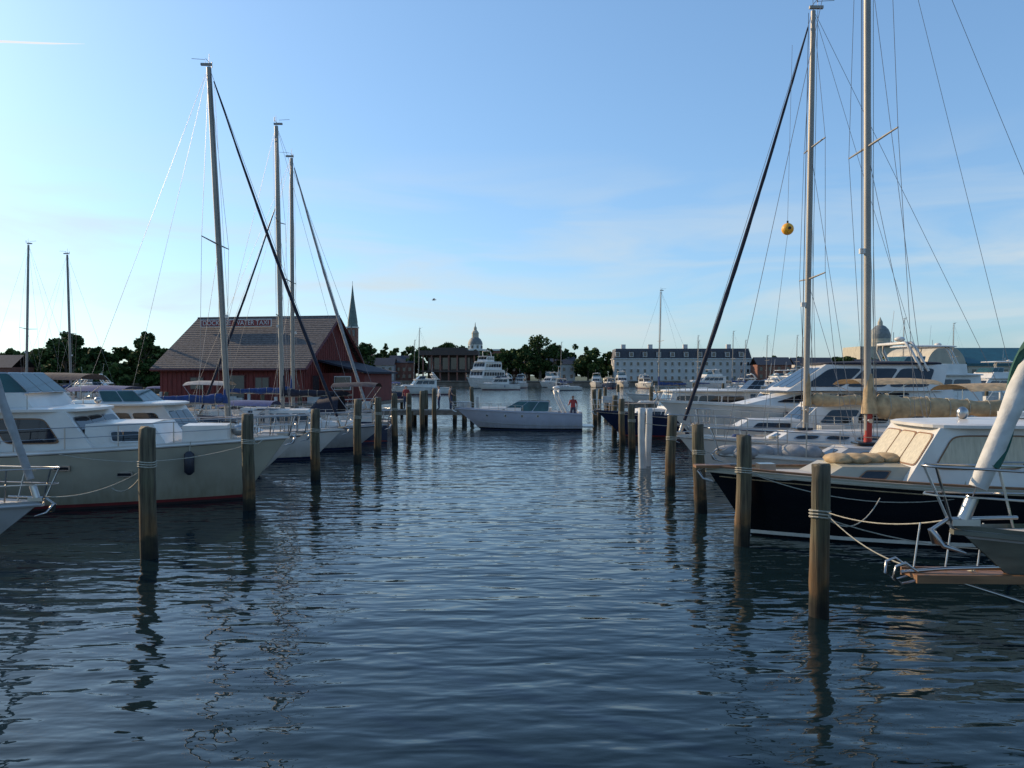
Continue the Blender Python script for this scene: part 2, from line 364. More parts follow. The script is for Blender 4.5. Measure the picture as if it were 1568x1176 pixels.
# ---------------------------------------------------------------- motor yachts
def motor(name,bow,hd,L,beam,fb,top=WHITE,stripe=NAVY,boot=BOOT,bottom=BOTTOM,rake=1.6,houses=(),slabs=(),railm=STEEL,rail=(.35,.95,9),arch=None,
          boxes=(),fly=None,fend=(),rh=.6,wm=GLASS,deckt=0,extra=None,flare=.45,railc=None,cano=None,clut=True,sw=.09):
    e=empty(name,(bow[0],bow[1],0),hd); h=Hull(L,beam,fb,rake,flare,.88,2.5)
    b=B(); h.build(b,top,stripe,boot,bottom,rail=railc,sw=sw); b.obj('hull',e)
    b=B(); h.deck(b,DECK,t0=deckt)
    if deckt:
        xa=-L+.1; xf=h.sp(deckt,1)[0]; b.box(((xa+xf)/2,0,.45),(xf-xa,beam*.8,.08),DECK); b.box((xf,0,(.45+h.zs(deckt))/2),(.06,beam*.86,h.zs(deckt)-.45-.08),WHITE)
    b.obj('deck',e)
    b=B(); g=B()
    for H in houses:
        H=dict(H); w=H.pop('win',()); mm=H.pop('m',WHITE); Q=b.house(m=mm,**H)
        for (side,u0,u1,v0,v1,n,*r) in w:
            for sd in (('port','stbd') if side=='side' else (side,)): g.wins(Q,sd,u0,u1,v0,v1,n,r[0] if r else wm,frame=(r[1] if len(r)>1 else None))
    for s_ in boxes: b.box(*s_)
    b.obj('cabin',e,.045)
    b=B()
    for s_ in slabs: b.slab(*s_)
    if slabs: b.obj('roof',e)
    if cano: b=B(); canopy(b,*cano); b.obj('bimini_top',e)
    if fly:
        xa,xf,w,z0,hgt,gm=fly; Q=g.house(xa,xf,w,w*.72,z0,z0+hgt,hgt*1.1,0,.1,None)
        for sd in ('port','stbd'): g.wins(Q,sd,.45,1,0,1,2,gm,.012,frame=STEEL,e=14)
        g.wins(Q,'front',0,1,0,1,3,gm,.012,frame=STEEL,e=14)
    g.obj('windows',e)
    b=B()
    if rail:
        t0,t1,n=rail; h.lifeline(b,t0,t1,n,rh,railm,.014); h.pulpit(b,t1,rh,railm,.018,ext=.15)
    if clut: h.clutter(b,4)
    if arch:
        ax,aw,z0,z1,am=arch
        for dx in (0,.28):
            b.tube([(ax-.5-dx,aw,z0),(ax-dx,aw*.95,z0+(z1-z0)*.75),(ax+.1-dx,aw*.8,z1),(ax+.1-dx,-aw*.8,z1),(ax-dx,-aw*.95,z0+(z1-z0)*.75),(ax-.5-dx,-aw,z0)],.07,am,8)
        b.box((ax-.05,0,z1+.02),(.42,aw*1.5,.06),am)
        b.ell((ax-.04,aw*.3,z1+.2),(.24,.24,.12),WHITE); b.tube([(ax,-.3,z1),(ax-.2,-.35,z1+1.6)],.012,WHITE,4); b.tube([(ax,0,z1),(ax,0,z1+.55)],.02,STEEL,5)
    for t,side,fm in fend:
        x,y,z=h.sp(t,side,-.1); b.tube([(x,y,z+.1),(x,y+side*.1,z-.15)],.012,ROPE,4)
        b.tube([(x,y+side*.12,z-.15),(x,y+side*.12,z-.22),(x,y+side*.12,z-.7),(x,y+side*.12,z-.78)],[.05,.13,.13,.05],fm,10)
    anchor(b,-.05,fb[0]+.04)
    b.obj('rails_and_fittings',e)
    if extra: extra(e,h)
    return e,h

PI=math.pi
# ===== left foreground trawler
def trawler_extra(e,h):
    b=B()
    for i in range(5): 
        b.tube([(-6.3-i*1.2,1.55,2.62),(-6.3-i*1.2,1.55,3.0)],.014,STEEL,5); b.tube([(-6.3-i*1.2,-1.55,2.62),(-6.3-i*1.2,-1.55,3.0)],.014,STEEL,5)
    for t,z in ((.68,1.12),(.56,1.1),(.78,.9)):
        x,y,zz=h.pt(t,z,-1); 
        b.box((x,y-.02,z),(.42,.05,.13),STEEL); b.box((x,y-.045,z),(.34,.03,.07),GLASS)
    b.tube([(-1.0,.25,1.85),(-1.0,.25,2.05),(-1.0,-.25,2.05),(-1.0,-.25,1.85)],.03,STEEL,6); b.ell((-1.4,0,1.95),(.2,.14,.16),STEEL)
    b.tube([(-8.8,.9,2.65),(-8.9,.9,3.4)],.012,STEEL,4); b.ell((-5.6,.9,2.78),(.1,.1,.1),STEEL)
    b.obj('hull_vents_and_windlass',e)
motor('motor_yacht',(-6.35,22.0),R(5),14.5,4.3,(1.82,1.52,1.42),top=CREAM,stripe=BLACK,boot=BOOT,bottom=BOTTOM,rake=1.3,sw=.07,railc=WHITE,
   houses=(dict(xa=-13.5,xf=-4.55,wa=1.8,wf=1.5,z0=1.35,z1=2.55,rf=.9,ra=.0,tum=.12,m=WHITE,win=(('side',.40,.585,.34,.86,2,GLASS,TEAK),('side',.6,.755,.34,.86,2,GLASS,TEAK),('side',.77,.92,.34,.84,1,GLASS,TEAK),('front',.06,.94,.4,.85,3,GLASS,STEEL))),
           dict(xa=-5.0,xf=-2.95,wa=1.35,wf=.95,z0=1.5,z1=2.22,rf=.5,ra=0,tum=.1,win=(('side',.35,.75,.35,.7,1,GLASS,STEEL),)),
           dict(xa=-2.75,xf=-1.55,wa=.62,wf=.5,z0=1.6,z1=2.12,rf=.05,ra=.0,tum=.04),
           dict(xa=-12.5,xf=-6.3,wa=1.5,wf=1.2,z0=2.6,z1=3.05,rf=.35,ra=0,tum=.06)),
   slabs=((-13.6,-5.1,1.95,1.6,2.55,.1,WHITE),),fly=(-9.2,-6.55,1.4,3.05,.5,GLASSG),
   rail=(.12,.92,10),fend=((.865,-1,RUBBER),),extra=trawler_extra,rh=.55,clut=False)
sailboat((-9.3,15.3),R(-2),10,3.2,(1.02,.9,.9),top=GREYW,stripe=GREYW,boot=NAVY,mastx=4.0,mtop=14,jib=(GREYC,.075),mr=.08,rake=1.3)
motor('cabin_cruiser',(-7.3,27.2),R(3),10.5,3.5,(1.5,1.2,1.1),top=WHITE,stripe=NAVY,boot=NAVY,bottom=BOTBL,
   houses=(dict(xa=-9,xf=-3.6,wa=1.4,wf=1.1,z0=1.1,z1=2.5,rf=.9,ra=0,tum=.12,win=(('side',.2,.92,.42,.82,4),('front',.05,.95,.4,.85,3))),
           dict(xa=-4.2,xf=-1.7,wa=1.1,wf=.6,z0=1.2,z1=1.6,rf=.5,ra=0,tum=.1,win=(('side',.2,.8,.35,.75,2),))),
   slabs=((-9.4,-4.2,1.55,1.3,2.5,.09,WHITE),),fly=(-7.5,-5.2,1.1,2.62,.35,GLASSG),cano=(-9.2,-7.2,1.1,2.6,3.6,DARKC))
# sailboats, left side
sailboat((-7.0,32.2),R(2),11.5,3.6,(1.32,1.1,1.05),top=WHITE,stripe=NAVY,boot=NAVY,mastx=4.75,mtop=16.3,spr=((.50,1.6),),jib=(DARKC,.062),mrake=.75,mr=.12,cover=BLUEC,dodger=BLUEC,bimini=BLUEC)
sailboat((-16.7,41.0),R(181),10.2,3.6,(1.4,1.15,1.1),top=NAVY,stripe=WHITE,boot=BOOT,mastx=4.5,mtop=16.8,spr=((.33,1.2),(.66,.9)),jib=(DARKC,.06),fracstay=12.8,mrake=-.28,mr=.125,cover=DARKC,dodger=DARKC,bimini=DARKC)
sailboat((-8.4,45.5),R(2),11,3.6,(1.5,1.2,1.1),top=GREYW,stripe=WHITE,boot=BOOTW,mastx=4.45,mtop=16.3,spr=((.5,1.4),),jib=(GREYC,.08),mrake=.05,mr=.115,cover=BLUEC,bimini=GREYC)
motor('cabin_cruiser',(-5.9,36.6),R(3),8.5,3.0,(1.25,1.0,.95),top=GREYW,stripe=NAVY,boot=NAVY,bottom=BOTBL,
   houses=(dict(xa=-6,xf=-2.8,wa=1.15,wf=.8,z0=.95,z1=1.9,rf=.8,ra=0,tum=.12,win=(('side',.12,.92,.42,.85,3),('front',.05,.95,.35,.9,3))),
           dict(xa=-3.3,xf=-1.2,wa=.8,wf=.4,z0=1.0,z1=1.35,rf=.4,ra=0,tum=.1)),cano=(-7.6,-5.2,1.1,1.2,2.35,BLUEC))
# far-left sailboats
sailboat((-35.4,70),R(0),10,3.2,(1.2,1,1),mastx=4.5,mtop=14.5,spr=((.45,1.3),),jib=None,mr=.11)
sailboat((-48.5,70),R(180),10,3.2,(1.2,1,1),mastx=4.5,mtop=15.4,spr=((.45,1.3),),jib=None,mr=.11,top=NAVY)

# ===== right side
def black_extra(e,h):
    b=B()
    for s_ in (1,-1):
        P=[]
        for i in range(31):
            t=.05+.94*i/30; z=h.zs(t)-.19; x,y,_=h.pt(t,z,s_); P.append((x,y+s_*.006,z))
        b.tube(P,.012,TANC,4)
        b.tube([h.sp(.05+.95*i/30,s_,.03,.03) for i in range(31)],.03,TEAK,5)
    b.box((-1.3,0,1.5),(.35,.3,.16),STEEL); b.box((-.12,0,1.52),(.75,.28,.06),TEAK)
    b.box((-6.9,0,2.66),(.7,.6,.1),WHITE); b.tube([(-6.4,.4,2.55),(-6.6,.4,3.5)],.012,WHITE,4); b.ell((-5.6,0,2.68),(.12,.12,.14),STEEL)
    for s_ in (1,-1): b.tube([(-5.2,s_*1.32,1.75),(-9.4,s_*1.45,1.75)],.014,STEEL,5)
    # canvas bundle lashed on the trunk top
    for q in range(5): b.ell((-2.9-q*.35,.05*math.sin(q*2),1.68+.02*math.sin(q*3)),(.32,.42,.13),TANC,10,6)
    b.obj('toe_rail_and_pulpit_plank',e)
motor('down_east_cruiser',(4.25,16.9),R(180),11.5,3.7,(1.5,1.22,1.1),top=BLACK,stripe=BLACK,boot=BOOTW,bottom=BLACK,rake=1.0,railc=CREAM,clut=False,
   houses=(dict(xa=-5,xf=-2.2,wa=1.2,wf=.75,z0=1.2,z1=1.62,rf=.5,ra=0,tum=.08,z0f=1.3,z1f=1.58,m=CREAM,win=(('side',.12,.3,.3,.72,1,GLASS,TEAK),('side',.58,.76,.3,.72,1,GLASS,TEAK),)),
           dict(xa=-9.6,xf=-3.7,wa=1.35,wf=1.15,z0=1.15,z1=2.42,rf=.85,ra=0,tum=.12,m=WHITE,win=(('side',.04,.3,.36,.86,1,CURT,TEAK),('side',.33,.59,.36,.86,1,CURT,TEAK),('side',.62,.93,.36,.86,1,CURT,TEAK),('front',.04,.96,.4,.88,3,CURT,TEAK)))),
   slabs=((-10,-4.35,1.5,1.25,2.42,.09,WHITE),),extra=black_extra,rail=None)
sailboat((5.75,21.4),R(180),12,3.6,(1.4,1.15,1.05),top=WHITE,stripe=WHITE,boot=NAVY,mastx=4.1,mtop=19.5,spr=((.46,1.45),(.78,1.0)),jib=None,cover=TANC,coverr=.27,mr=.095,mrake=-.1,redbase=True,cabm=GREYW,boomz=1.3,dodger=TANC,foredeck=GREYC)
sailboat((5.5,25.8),R(180),12,3.7,(1.55,1.25,1.15),top=WHITE,stripe=GREYW,boot=NAVY,mastx=4.3,mtop=15.7,spr=((.36,1.1),(.67,.9)),jib=(DARKC,.062),cover=TANC,mr=.095,mrake=.2,mastm=ALU,cabm=WHITE,bimini=TANC)
def fg():
    e,h=sailboat((4.85,8.5),R(178),10.5,3.3,(1.86,1.55,1.4),top=OLIVE,stripe=GREYW,boot=NAVY,bottom=BOTBL,mastx=4.6,mtop=14.5,rake=2.0,jib=(SAIL,.105),mr=.09,cover=GREENC)
    b=B()
    b.box((-.2,0,1.30),(1.3,.34,.05),TEAK); b.box((-.2,.18,1.30),(1.34,.03,.09),TEAK); b.box((-.2,-.18,1.30),(1.34,.03,.09),TEAK); b.tube([(.1,0,1.28),(-.95,0,.95)],.02,STEEL,6)
    for q in (-.1,.1): b.tube([(.42,q,1.36),(.56,q*1.2,1.46),(.66,q*1.2,1.42),(.68,q,1.30),(.58,q*.8,1.22),(.44,q,1.26)],.016,STEEL,6)
    b.tube([(.55,0,1.33),(.1,0,1.37),(-.7,0,1.40)],.022,STEEL,6)
    for i in range(3): b.tube([(.35-i*.35,-.14,1.34),(.25-i*.35,-.2,1.84)],.011,STEEL,6)
    b.obj('bow_platform',e)
    b=B(); a=Vector((-.12,0,1.92)); t=Vector((-4.85,0,14.3)); pts=[]
    for i in range(110):
        u=.05+.6*i/110; c=a.lerp(t,u); an=u*40; rr=.095; pts.append(c+Vector((math.cos(an)*rr,math.sin(an)*rr,-.22*math.sin(u*PI)+.03*math.cos(an))))
    b.tube(pts,.05,GREENC,5); b.obj('jib_uv_strip',e)
    b=B(); vs=[];fs=[]
    for i in range(9):
        u=i/8; x=-.9-2.4*u; w=.25+.9*u
        for j in range(9):
            a_=j/8*2-1; vs.append((x,w*a_,1.62+.1*u+(.35+.95*u)*(1-abs(a_)**1.6)+.03*math.sin(9*a_+5*u)))
    for i in range(8):
        for j in range(8): fs.append((i*9+j,i*9+j+1,(i+1)*9+j+1,(i+1)*9+j))
    b.add(vs,fs,GREENC,True); b.obj('green_canvas_cover',e)
fg()
motor('cabin_cruiser',(7.1,30.6),R(181),11,3.6,(1.6,1.3,1.2),top=WHITE,stripe=BLUEC,boot=NAVY,bottom=BOTBL,
   houses=(dict(xa=-9,xf=-3.4,wa=1.45,wf=1.1,z0=1.2,z1=2.35,rf=1.3,ra=0,tum=.15,win=(('side',.1,.86,.42,.85,3),('front',.05,.95,.3,.9,3))),
           dict(xa=-4.4,xf=-1.4,wa=1.2,wf=.5,z0=1.3,z1=1.78,rf=.8,ra=0,tum=.12,win=(('side',.3,.8,.35,.75,1),))),
   slabs=((-9.4,-4.6,1.55,1.3,2.35,.09,WHITE),),cano=(-9.4,-6.2,1.3,2.4,3.4,TANC))
motor('motor_yacht',(6.9,36.5),R(181),17,4.9,(2.35,1.95,1.8),top=WHITE,stripe=WHITE,boot=BLACK,bottom=BOTBL,rake=2.2,
   houses=(dict(xa=-13,xf=-3.5,wa=2.05,wf=1.1,z0=1.85,z1=2.95,rf=2.6,ra=0,tum=.3,z0f=2.1,z1f=2.7,win=(('side',.25,.9,.3,.82,3),)),
           dict(xa=-12.5,xf=-5.6,wa=1.85,wf=1.4,z0=2.8,z1=4.0,rf=1.9,ra=-.4,tum=.25,win=(('side',.1,.93,.15,.85,3),('front',.04,.96,.12,.88,3)))),
   slabs=((-12.9,-7.4,1.75,1.3,4.0,.12,DARKC),),arch=(-11.2,1.6,3.7,5.0,WHITE),rail=(.4,.94,10),rh=.65)
motor('lobster_yacht',(4.75,44),R(183),12,3.8,(1.55,1.1,1.0),top=NAVY,stripe=WHITE,boot=BOOT,bottom=BOTTOM,
   houses=(dict(xa=-8.5,xf=-3.6,wa=1.4,wf=1.2,z0=1.05,z1=2.6,rf=.6,ra=0,tum=.12,win=(('side',.08,.93,.45,.85,3),('front',.05,.95,.45,.88,3))),
           dict(xa=-4.4,xf=-1.9,wa=1.15,wf=.7,z0=1.1,z1=1.6,rf=.5,ra=0,tum=.1,win=(('side',.15,.85,.35,.75,3),))),
   slabs=((-9.6,-3.9,1.6,1.35,2.6,.09,WHITE),),rail=(.5,.95,6))
fly_e,_=motor('flybridge_yacht',(19.3,52.5),R(195),16,4.9,(2.3,1.8,1.6),top=WHITE,stripe=GREYW,boot=BLACK,bottom=BOTTOM,rake=2.0,
   houses=(dict(xa=-13.5,xf=-5,wa=2.1,wf=1.6,z0=1.7,z1=3.5,rf=1.8,ra=0,tum=.2,win=(('side',.12,.92,.42,.85,4),('front',.05,.95,.35,.88,3))),
           dict(xa=-6,xf=-2.2,wa=1.6,wf=.8,z0=1.8,z1=2.5,rf=1.1,ra=0,tum=.15),
           dict(xa=-12.5,xf=-7.1,wa=1.8,wf=1.4,z0=3.6,z1=4.3,rf=.6,ra=0,tum=.1)),
   slabs=((-14.2,-6.6,2.2,1.8,3.5,.12,WHITE),(-12.2,-8.4,1.6,1.4,5.5,.09,WHITE)),fly=(-10.5,-7.6,1.5,4.3,.5,GLASSG),arch=(-11.2,1.5,4.2,5.5,WHITE),rail=(.35,.94,10))
cc_e,_=motor('cabin_cruiser',(12,49),R(183),10,3.4,(1.5,1.25,1.2),top=WHITE,stripe=NAVY,boot=BOOT,bottom=BOTBL,
   houses=(dict(xa=-7.5,xf=-3.2,wa=1.35,wf=1.0,z0=1.2,z1=2.5,rf=1.0,ra=0,tum=.12,win=(('side',.1,.9,.42,.85,3),('front',.05,.95,.4,.88,3))),
           dict(xa=-4,xf=-1.5,wa=1.1,wf=.55,z0=1.25,z1=1.6,rf=.5,ra=0,tum=.1)),
   slabs=((-8.2,-3.9,1.5,1.2,2.5,.09,WHITE),),fly=(-6.5,-4.4,1.1,2.62,.4,GLASS),arch=(-7,1.1,2.6,3.4,WHITE),rail=(.5,.94,6))
cd_e,_=motor('cabin_cruiser',(28,88),R(183),9,3.2,(1.4,1.1,1.0),top=NAVY,stripe=WHITE,boot=BOOT,bottom=BOTBL,
   houses=(dict(xa=-6.5,xf=-2.6,wa=1.25,wf=.9,z0=1.0,z1=2.3,rf=.7,ra=0,tum=.12,win=(('side',.1,.9,.42,.85,3),('front',.05,.95,.4,.88,3))),
           dict(xa=-3.4,xf=-1.2,wa=.9,wf=.45,z0=1.1,z1=1.45,rf=.4,ra=0,tum=.1)),
   slabs=((-7.2,-3.1,1.35,1.1,2.3,.08,TANC),),cano=(-8.6,-6.6,1.2,1.2,2.5,BLUEC),rail=(.5,.94,6))
# ===== moving motorboat in the channel
def mb_extra(e,h):
    b=B()
    Q=b.house(-6.3,-3.0,1.15,.55,1.22,1.85,1.2,0,.12,None)
    for sd in ('port','stbd'): b.wins(Q,sd,.05,.98,.0,.95,3,GLASSG,.015,frame=STEEL,e=14)
    b.wins(Q,'front',0,1,0,.95,3,GLASSG,.015,frame=STEEL,e=14); b.obj('windshield',e)
    b=B(); b.box((-6.1,.5,.95),(.5,.5,1.0),WHITE); b.box((-6.1,-.5,.95),(.5,.5,1.0),WHITE); b.box((-8.12,0,.85),(.2,2.1,.75),WHITE); b.box((-8.65,0,.25),(.75,2.3,.1),WHITE)
    b.tube([(-5.6,.5,1.45),(-5.75,.5,1.6)],.16,BLACK,12)
    b.obj('cockpit_seats',e,.04)
    b=B()
    for i in range(7):
        t=.42+.07*i
        for s_ in (1,-1):
            x,y,z=h.pt(t,.93,s_); 
            if i%2==0: b.tube([(x,y-s_*.02,z),(x,y+s_*.015,z)],.09,STEEL,10); b.tube([(x,y,z),(x,y+s_*.02,z)],.065,GLASS,10)
    for s_ in (1,-1): b.tube([h.pt(t/20,.32+.25*(t/20)**3,s_) for t in range(20)],.03,GREYW,5)
    b.obj('portholes_and_chine',e)
motor('motorboat',(-3.75,50.6),R(176),8.3,2.8,(1.42,1.22,1.1),top=LAV,stripe=NAVY,boot=BLACK,bottom=BOTBL,rake=1.7,deckt=.24,clut=False,sw=.04,
   houses=(dict(xa=-4.4,xf=-1.2,wa=.95,wf=.25,z0=1.15,z1=1.42,rf=.6,ra=0,tum=.12),),arch=(-6.6,1.15,1.1,2.5,WHITE),rail=(.55,.93,6),rh=.35,extra=mb_extra,flare=.5)

# ===== distant boats
dy,_=motor('tour_yacht',(-12,205),R(250),24,6.2,(3.0,2.5,2.3),top=WHITE,stripe=NAVY,boot=NAVY,bottom=BOTBL,rake=3,
   houses=(dict(xa=-22,xf=-6,wa=2.7,wf=2.0,z0=2.4,z1=4.9,rf=1.2,ra=0,tum=.1,win=(('side',.05,.95,.4,.8,8),('front',.05,.95,.45,.85,4))),
           dict(xa=-20,xf=-8,wa=2.4,wf=1.8,z0=5.1,z1=7.2,rf=1.2,ra=0,tum=.1,win=(('side',.05,.95,.35,.8,6),('front',.05,.95,.4,.85,4))),
           dict(xa=-16,xf=-10.5,wa=1.6,wf=1.4,z0=7.4,z1=8.8,rf=.8,ra=0,tum=.1,win=(('side',.05,.95,.35,.8,3),('front',.05,.95,.4,.85,3)))),
   slabs=((-23,-6.4,2.9,2.3,4.9,.2,WHITE),(-21,-8.6,2.6,2.0,7.2,.2,WHITE),(-16.5,-10.5,1.8,1.5,8.8,.12,WHITE)),arch=(-14,1.3,8.8,10.4,WHITE),rail=(.1,.95,12),rh=.9)
for (x,y,a,s) in ((8,225,240,.8),(24,222,262,.75),(31,215,265,.85),(44,200,200,.9),(60,185,190,.9),(50,110,190,.85),(66,104,200,1.0),(42,140,195,.8),(45,82,200,.9)):
    dup(fly_e,(x,y,0),R(a),s)
for (x,y,a,s) in ((-35,150,190,1),(-43,90,10,.9),(-58,95,190,1.0),(-4,212,250,1.1),(1.5,212,262,1.1),(37,205,275,1.1),(53,190,210,1.1),(-22,140,200,1.1),(14,60,185,.9),(17,70,185,1),(23,84,185,1.0),(30,95,185,1.0),(-36,60,5,.85),(-9,190,180,1.1),(33,74,190,1.0),(36,110,190,1.0),(48,125,190,1.0)):
    dup(cc_e,(x,y,0),R(a),s)
for (x,y,a,s) in ((-30,82,5,.95),(-26,120,200,1),(-40,100,190,1),(12,206,255,1.1),(27,208,268,1.2),(22,74,185,.9),(35,100,190,1),(56,140,190,1),(-28.5,52,5,.8),(40,90,190,1),(-33,64,186,.8),(72,130,190,1.1),(9.5,66,184,.9)):
    dup(cd_e,(x,y,0),R(a),s)
fs_e,_=sailboat((14,95),R(190),10.5,3.3,(1.3,1.05,1),mastx=4.2,mtop=14,spr=((.5,1.2),),jib=None,mr=.07,detail=False)
for (x,y,a,s) in ((-22,150,190,.9),(-28,125,10,.9),(-34,135,190,.8),(48,170,190,.8),(55,178,190,.9),(60,165,190,.75),(33,150,200,.8),(42,160,190,.9),(36,85,190,.7),(50,105,190,.8),(68,125,190,.85),(72,112,185,.8),(8,180,190,.8),(-25,170,190,.8),(24,110,190,.6),(52,150,190,.8),(46,130,190,.7)):
    dup(fs_e,(x,y,0),R(a),s)

# ===== pilings
def piling(x,y,top,r=.15,m=PILE,name='wooden_piling'):
    b=B(); n=14; k=16; vs=[];fs=[]
    lx,ly=random.uniform(-.025,.025),random.uniform(-.02,.02); ph=random.uniform(0,6)
    for i in range(k+1):
        z=-1.2+(top+1.2)*i/k; rr=r*(1.08-.12*i/k); wob=.012*math.sin(z*2.1+ph)
        for j in range(n):
            a=2*PI*j/n; q=rr*(1+.06*math.sin(3*a+i*.3+ph)+random.uniform(-.035,.035)); vs.append((lx*z+wob+q*math.cos(a),ly*z+q*math.sin(a),z+(random.uniform(-.035,.03) if i==k else 0)))
    for i in range(k):
        for j in range(n): fs.append((i*n+j,i*n+(j+1)%n,(i+1)*n+(j+1)%n,(i+1)*n+j))
    vs.append((lx*top,ly*top,top+.03)); fs+=[(k*n+j,k*n+(j+1)%n,(k+1)*n) for j in range(n)]
    b.add(vs,fs,m,True)
    if y<45 and m is PILE:
        for q in range(3):
            z=top-.65-.045*q; b.tube([(lx*z+r*1.06*math.cos(a*PI/6),ly*z+r*1.06*math.sin(a*PI/6),z+.01*math.sin(a)) for a in range(13)],.014,ROPE,5)
    o=b.obj(name); o.location=(x,y,0)
    return o
for x,y,t in ((-6.96,14.8,2.5),(-6.85,20.1,2.48),(-6.6,25.9,2.36),(-6.15,30.7,2.54),(-6.0,34.5,2.5),(-6.05,40,2.45),(-5.9,44.5,2.45),(-5.7,49,2.5),(-5.2,52,2.6),(-6.3,56.5,2.4),(-4.3,58,2.5),(-3.1,60,2.6),(-7.2,47,2.4),
              (4.48,11.2,2.2),(4.75,15.9,2.25),(4.8,19.7,2.24),(5.0,24.4,2.22),(5.6,39.2,2.3),(5.3,34.2,2.2),(6.1,46,2.3),(5.9,55,2.5),(7,62,2.4),(8.5,70,2.4)):
    piling(x,y,t,.155 if y>12 else .135)
piling(4.95,29.3,2.25,.13,FENDW,'white_piling'); piling(5.25,29.9,2.2,.13,FENDW,'white_piling')
for i in range(34):
    piling(-47+random.uniform(0,24),random.choice((58,64,72,80))+random.uniform(-1,1),random.uniform(1.9,2.6),.17)
for i in range(22):
    piling(10+random.uniform(0,40),random.choice((66,78,100,120))+random.uniform(-1,1),random.uniform(2,2.6),.17)

# ===== mooring lines
def line(a,c,sag,r=.012):
    b=B(); a=Vector(a);c=Vector(c); b.tube([a.lerp(c,i/14)-Vector((0,0,sag*4*(i/14)*(1-i/14))) for i in range(15)],r,ROPE,5); b.obj('mooring_line')
line((-6.96,14.8,1.8),(-10.2,19.7,.62),.25); line((-6.9,14.85,1.8),(-9.3,15.3,1.1),.2)
line((-6.85,20.1,1.85),(-7.0,21.8,1.75),.15); line((-6.6,25.9,1.75),(-7.6,27.1,1.45),.1); line((-6.15,30.7,1.8),(-7.2,32.1,1.35),.1)
line((4.48,11.2,1.55),(4.9,8.6,1.9),.12,.008); line((4.48,11.2,1.5),(7.2,15.1,1.1),.35,.01); line((4.48,11.2,1.58),(5.1,8.5,1.35),.3,.009); line((4.75,15.9,1.6),(5.9,16,1.35),.1)
line((4.48,11.2,1.45),(8.4,9.9,1.5),.35,.009); line((4.8,19.7,1.6),(5.9,21.2,1.5),.1); line((5.0,24.4,1.6),(5.9,25.6,1.5),.1); line((4.95,29.3,1.7),(7.4,30.5,1.6),.1)
line((4.75,15.9,1.55),(9.5,15.2,1.2),.4,.01); line((-6.85,20.1,1.7),(-11.5,19.6,1.5),.3)
b=B(); b.ell((0,0,0),(.19,.19,.19),YEL,16,10); b.tube([(0,0,.18),(0,0,.26)],.03,BLACK,6); b.tube([(0,-.188,0),(0,-.2,0)],.05,BLACK,8)
b.tube([(0,0,.26),(.45,.9,6.2)],.006,WIRE,4); b.tube([(0,0,-.18),(-.5,.9,-6.6)],.006,WIRE,4)
o=b.obj('day_shape_ball'); o.location=(8.75,24.6,8.15)

# ===== docks
def dock(x0,x1,y0,y1,z,name='wooden_dock',rz=0,piles=True):
    e=empty(name,(x0,y0,0),rz); b=B(); Lx,Ly=x1-x0,y1-y0; n=max(2,int(max(Lx,Ly)/.16)); ax=Lx>=Ly
    for i in range(n):
        if ax: b.box((Lx*(i+.5)/n,Ly/2,z-.02+random.uniform(-.004,.004)),(Lx/n*.9,Ly,.045),PLANK)
        else: b.box((Lx/2,Ly*(i+.5)/n,z-.02+random.uniform(-.004,.004)),(Lx,Ly/n*.9,.045),PLANK)
    for q in (.02,.98):
        if ax: b.box((Lx/2,Ly*q,z-.2),(Lx,.1,.28),PLANK)
        else: b.box((Lx*q,Ly/2,z-.2),(.1,Ly,.28),PLANK)
    b.obj('planks',e)
    b=B(); m=max(2,int(max(Lx,Ly)/3))
    for i in range(m+1):
        for q in (0.03,.97):
            p=(Lx*i/m,Ly*q) if ax else (Lx*q,Ly*i/m); b.tube([(p[0],p[1],-1),(p[0],p[1],z-.05)],.13,PILE,8)
        if i%2==0:
            p=(Lx*i/m,Ly*.85) if ax else (Lx*.85,Ly*i/m); b.box((p[0],p[1],z+.3),(.9,.45,.55),FENDW); b.box((p[0]+.9,p[1],z+.45),(.18,.18,.9),FENDW)
    b.obj('dock_piles_and_boxes',e); return e
dock(-18,-3.4,54.4,56.2,1.05); dock(-22.5,-20.3,14,58,1.25); dock(-34,-12,56.5,59.5,1.35); dock(8,40,63,65,1.2); dock(19.5,21.5,14,64,1.25); dock(-60,-34,74,76,1.2)
for y in (24.6,34.3,43.2): dock(-20.3,-12,y,y+.9,1.05)
for y in (19.2,28.3,33.6): dock(12,19.5,y,y+.9,1.05)

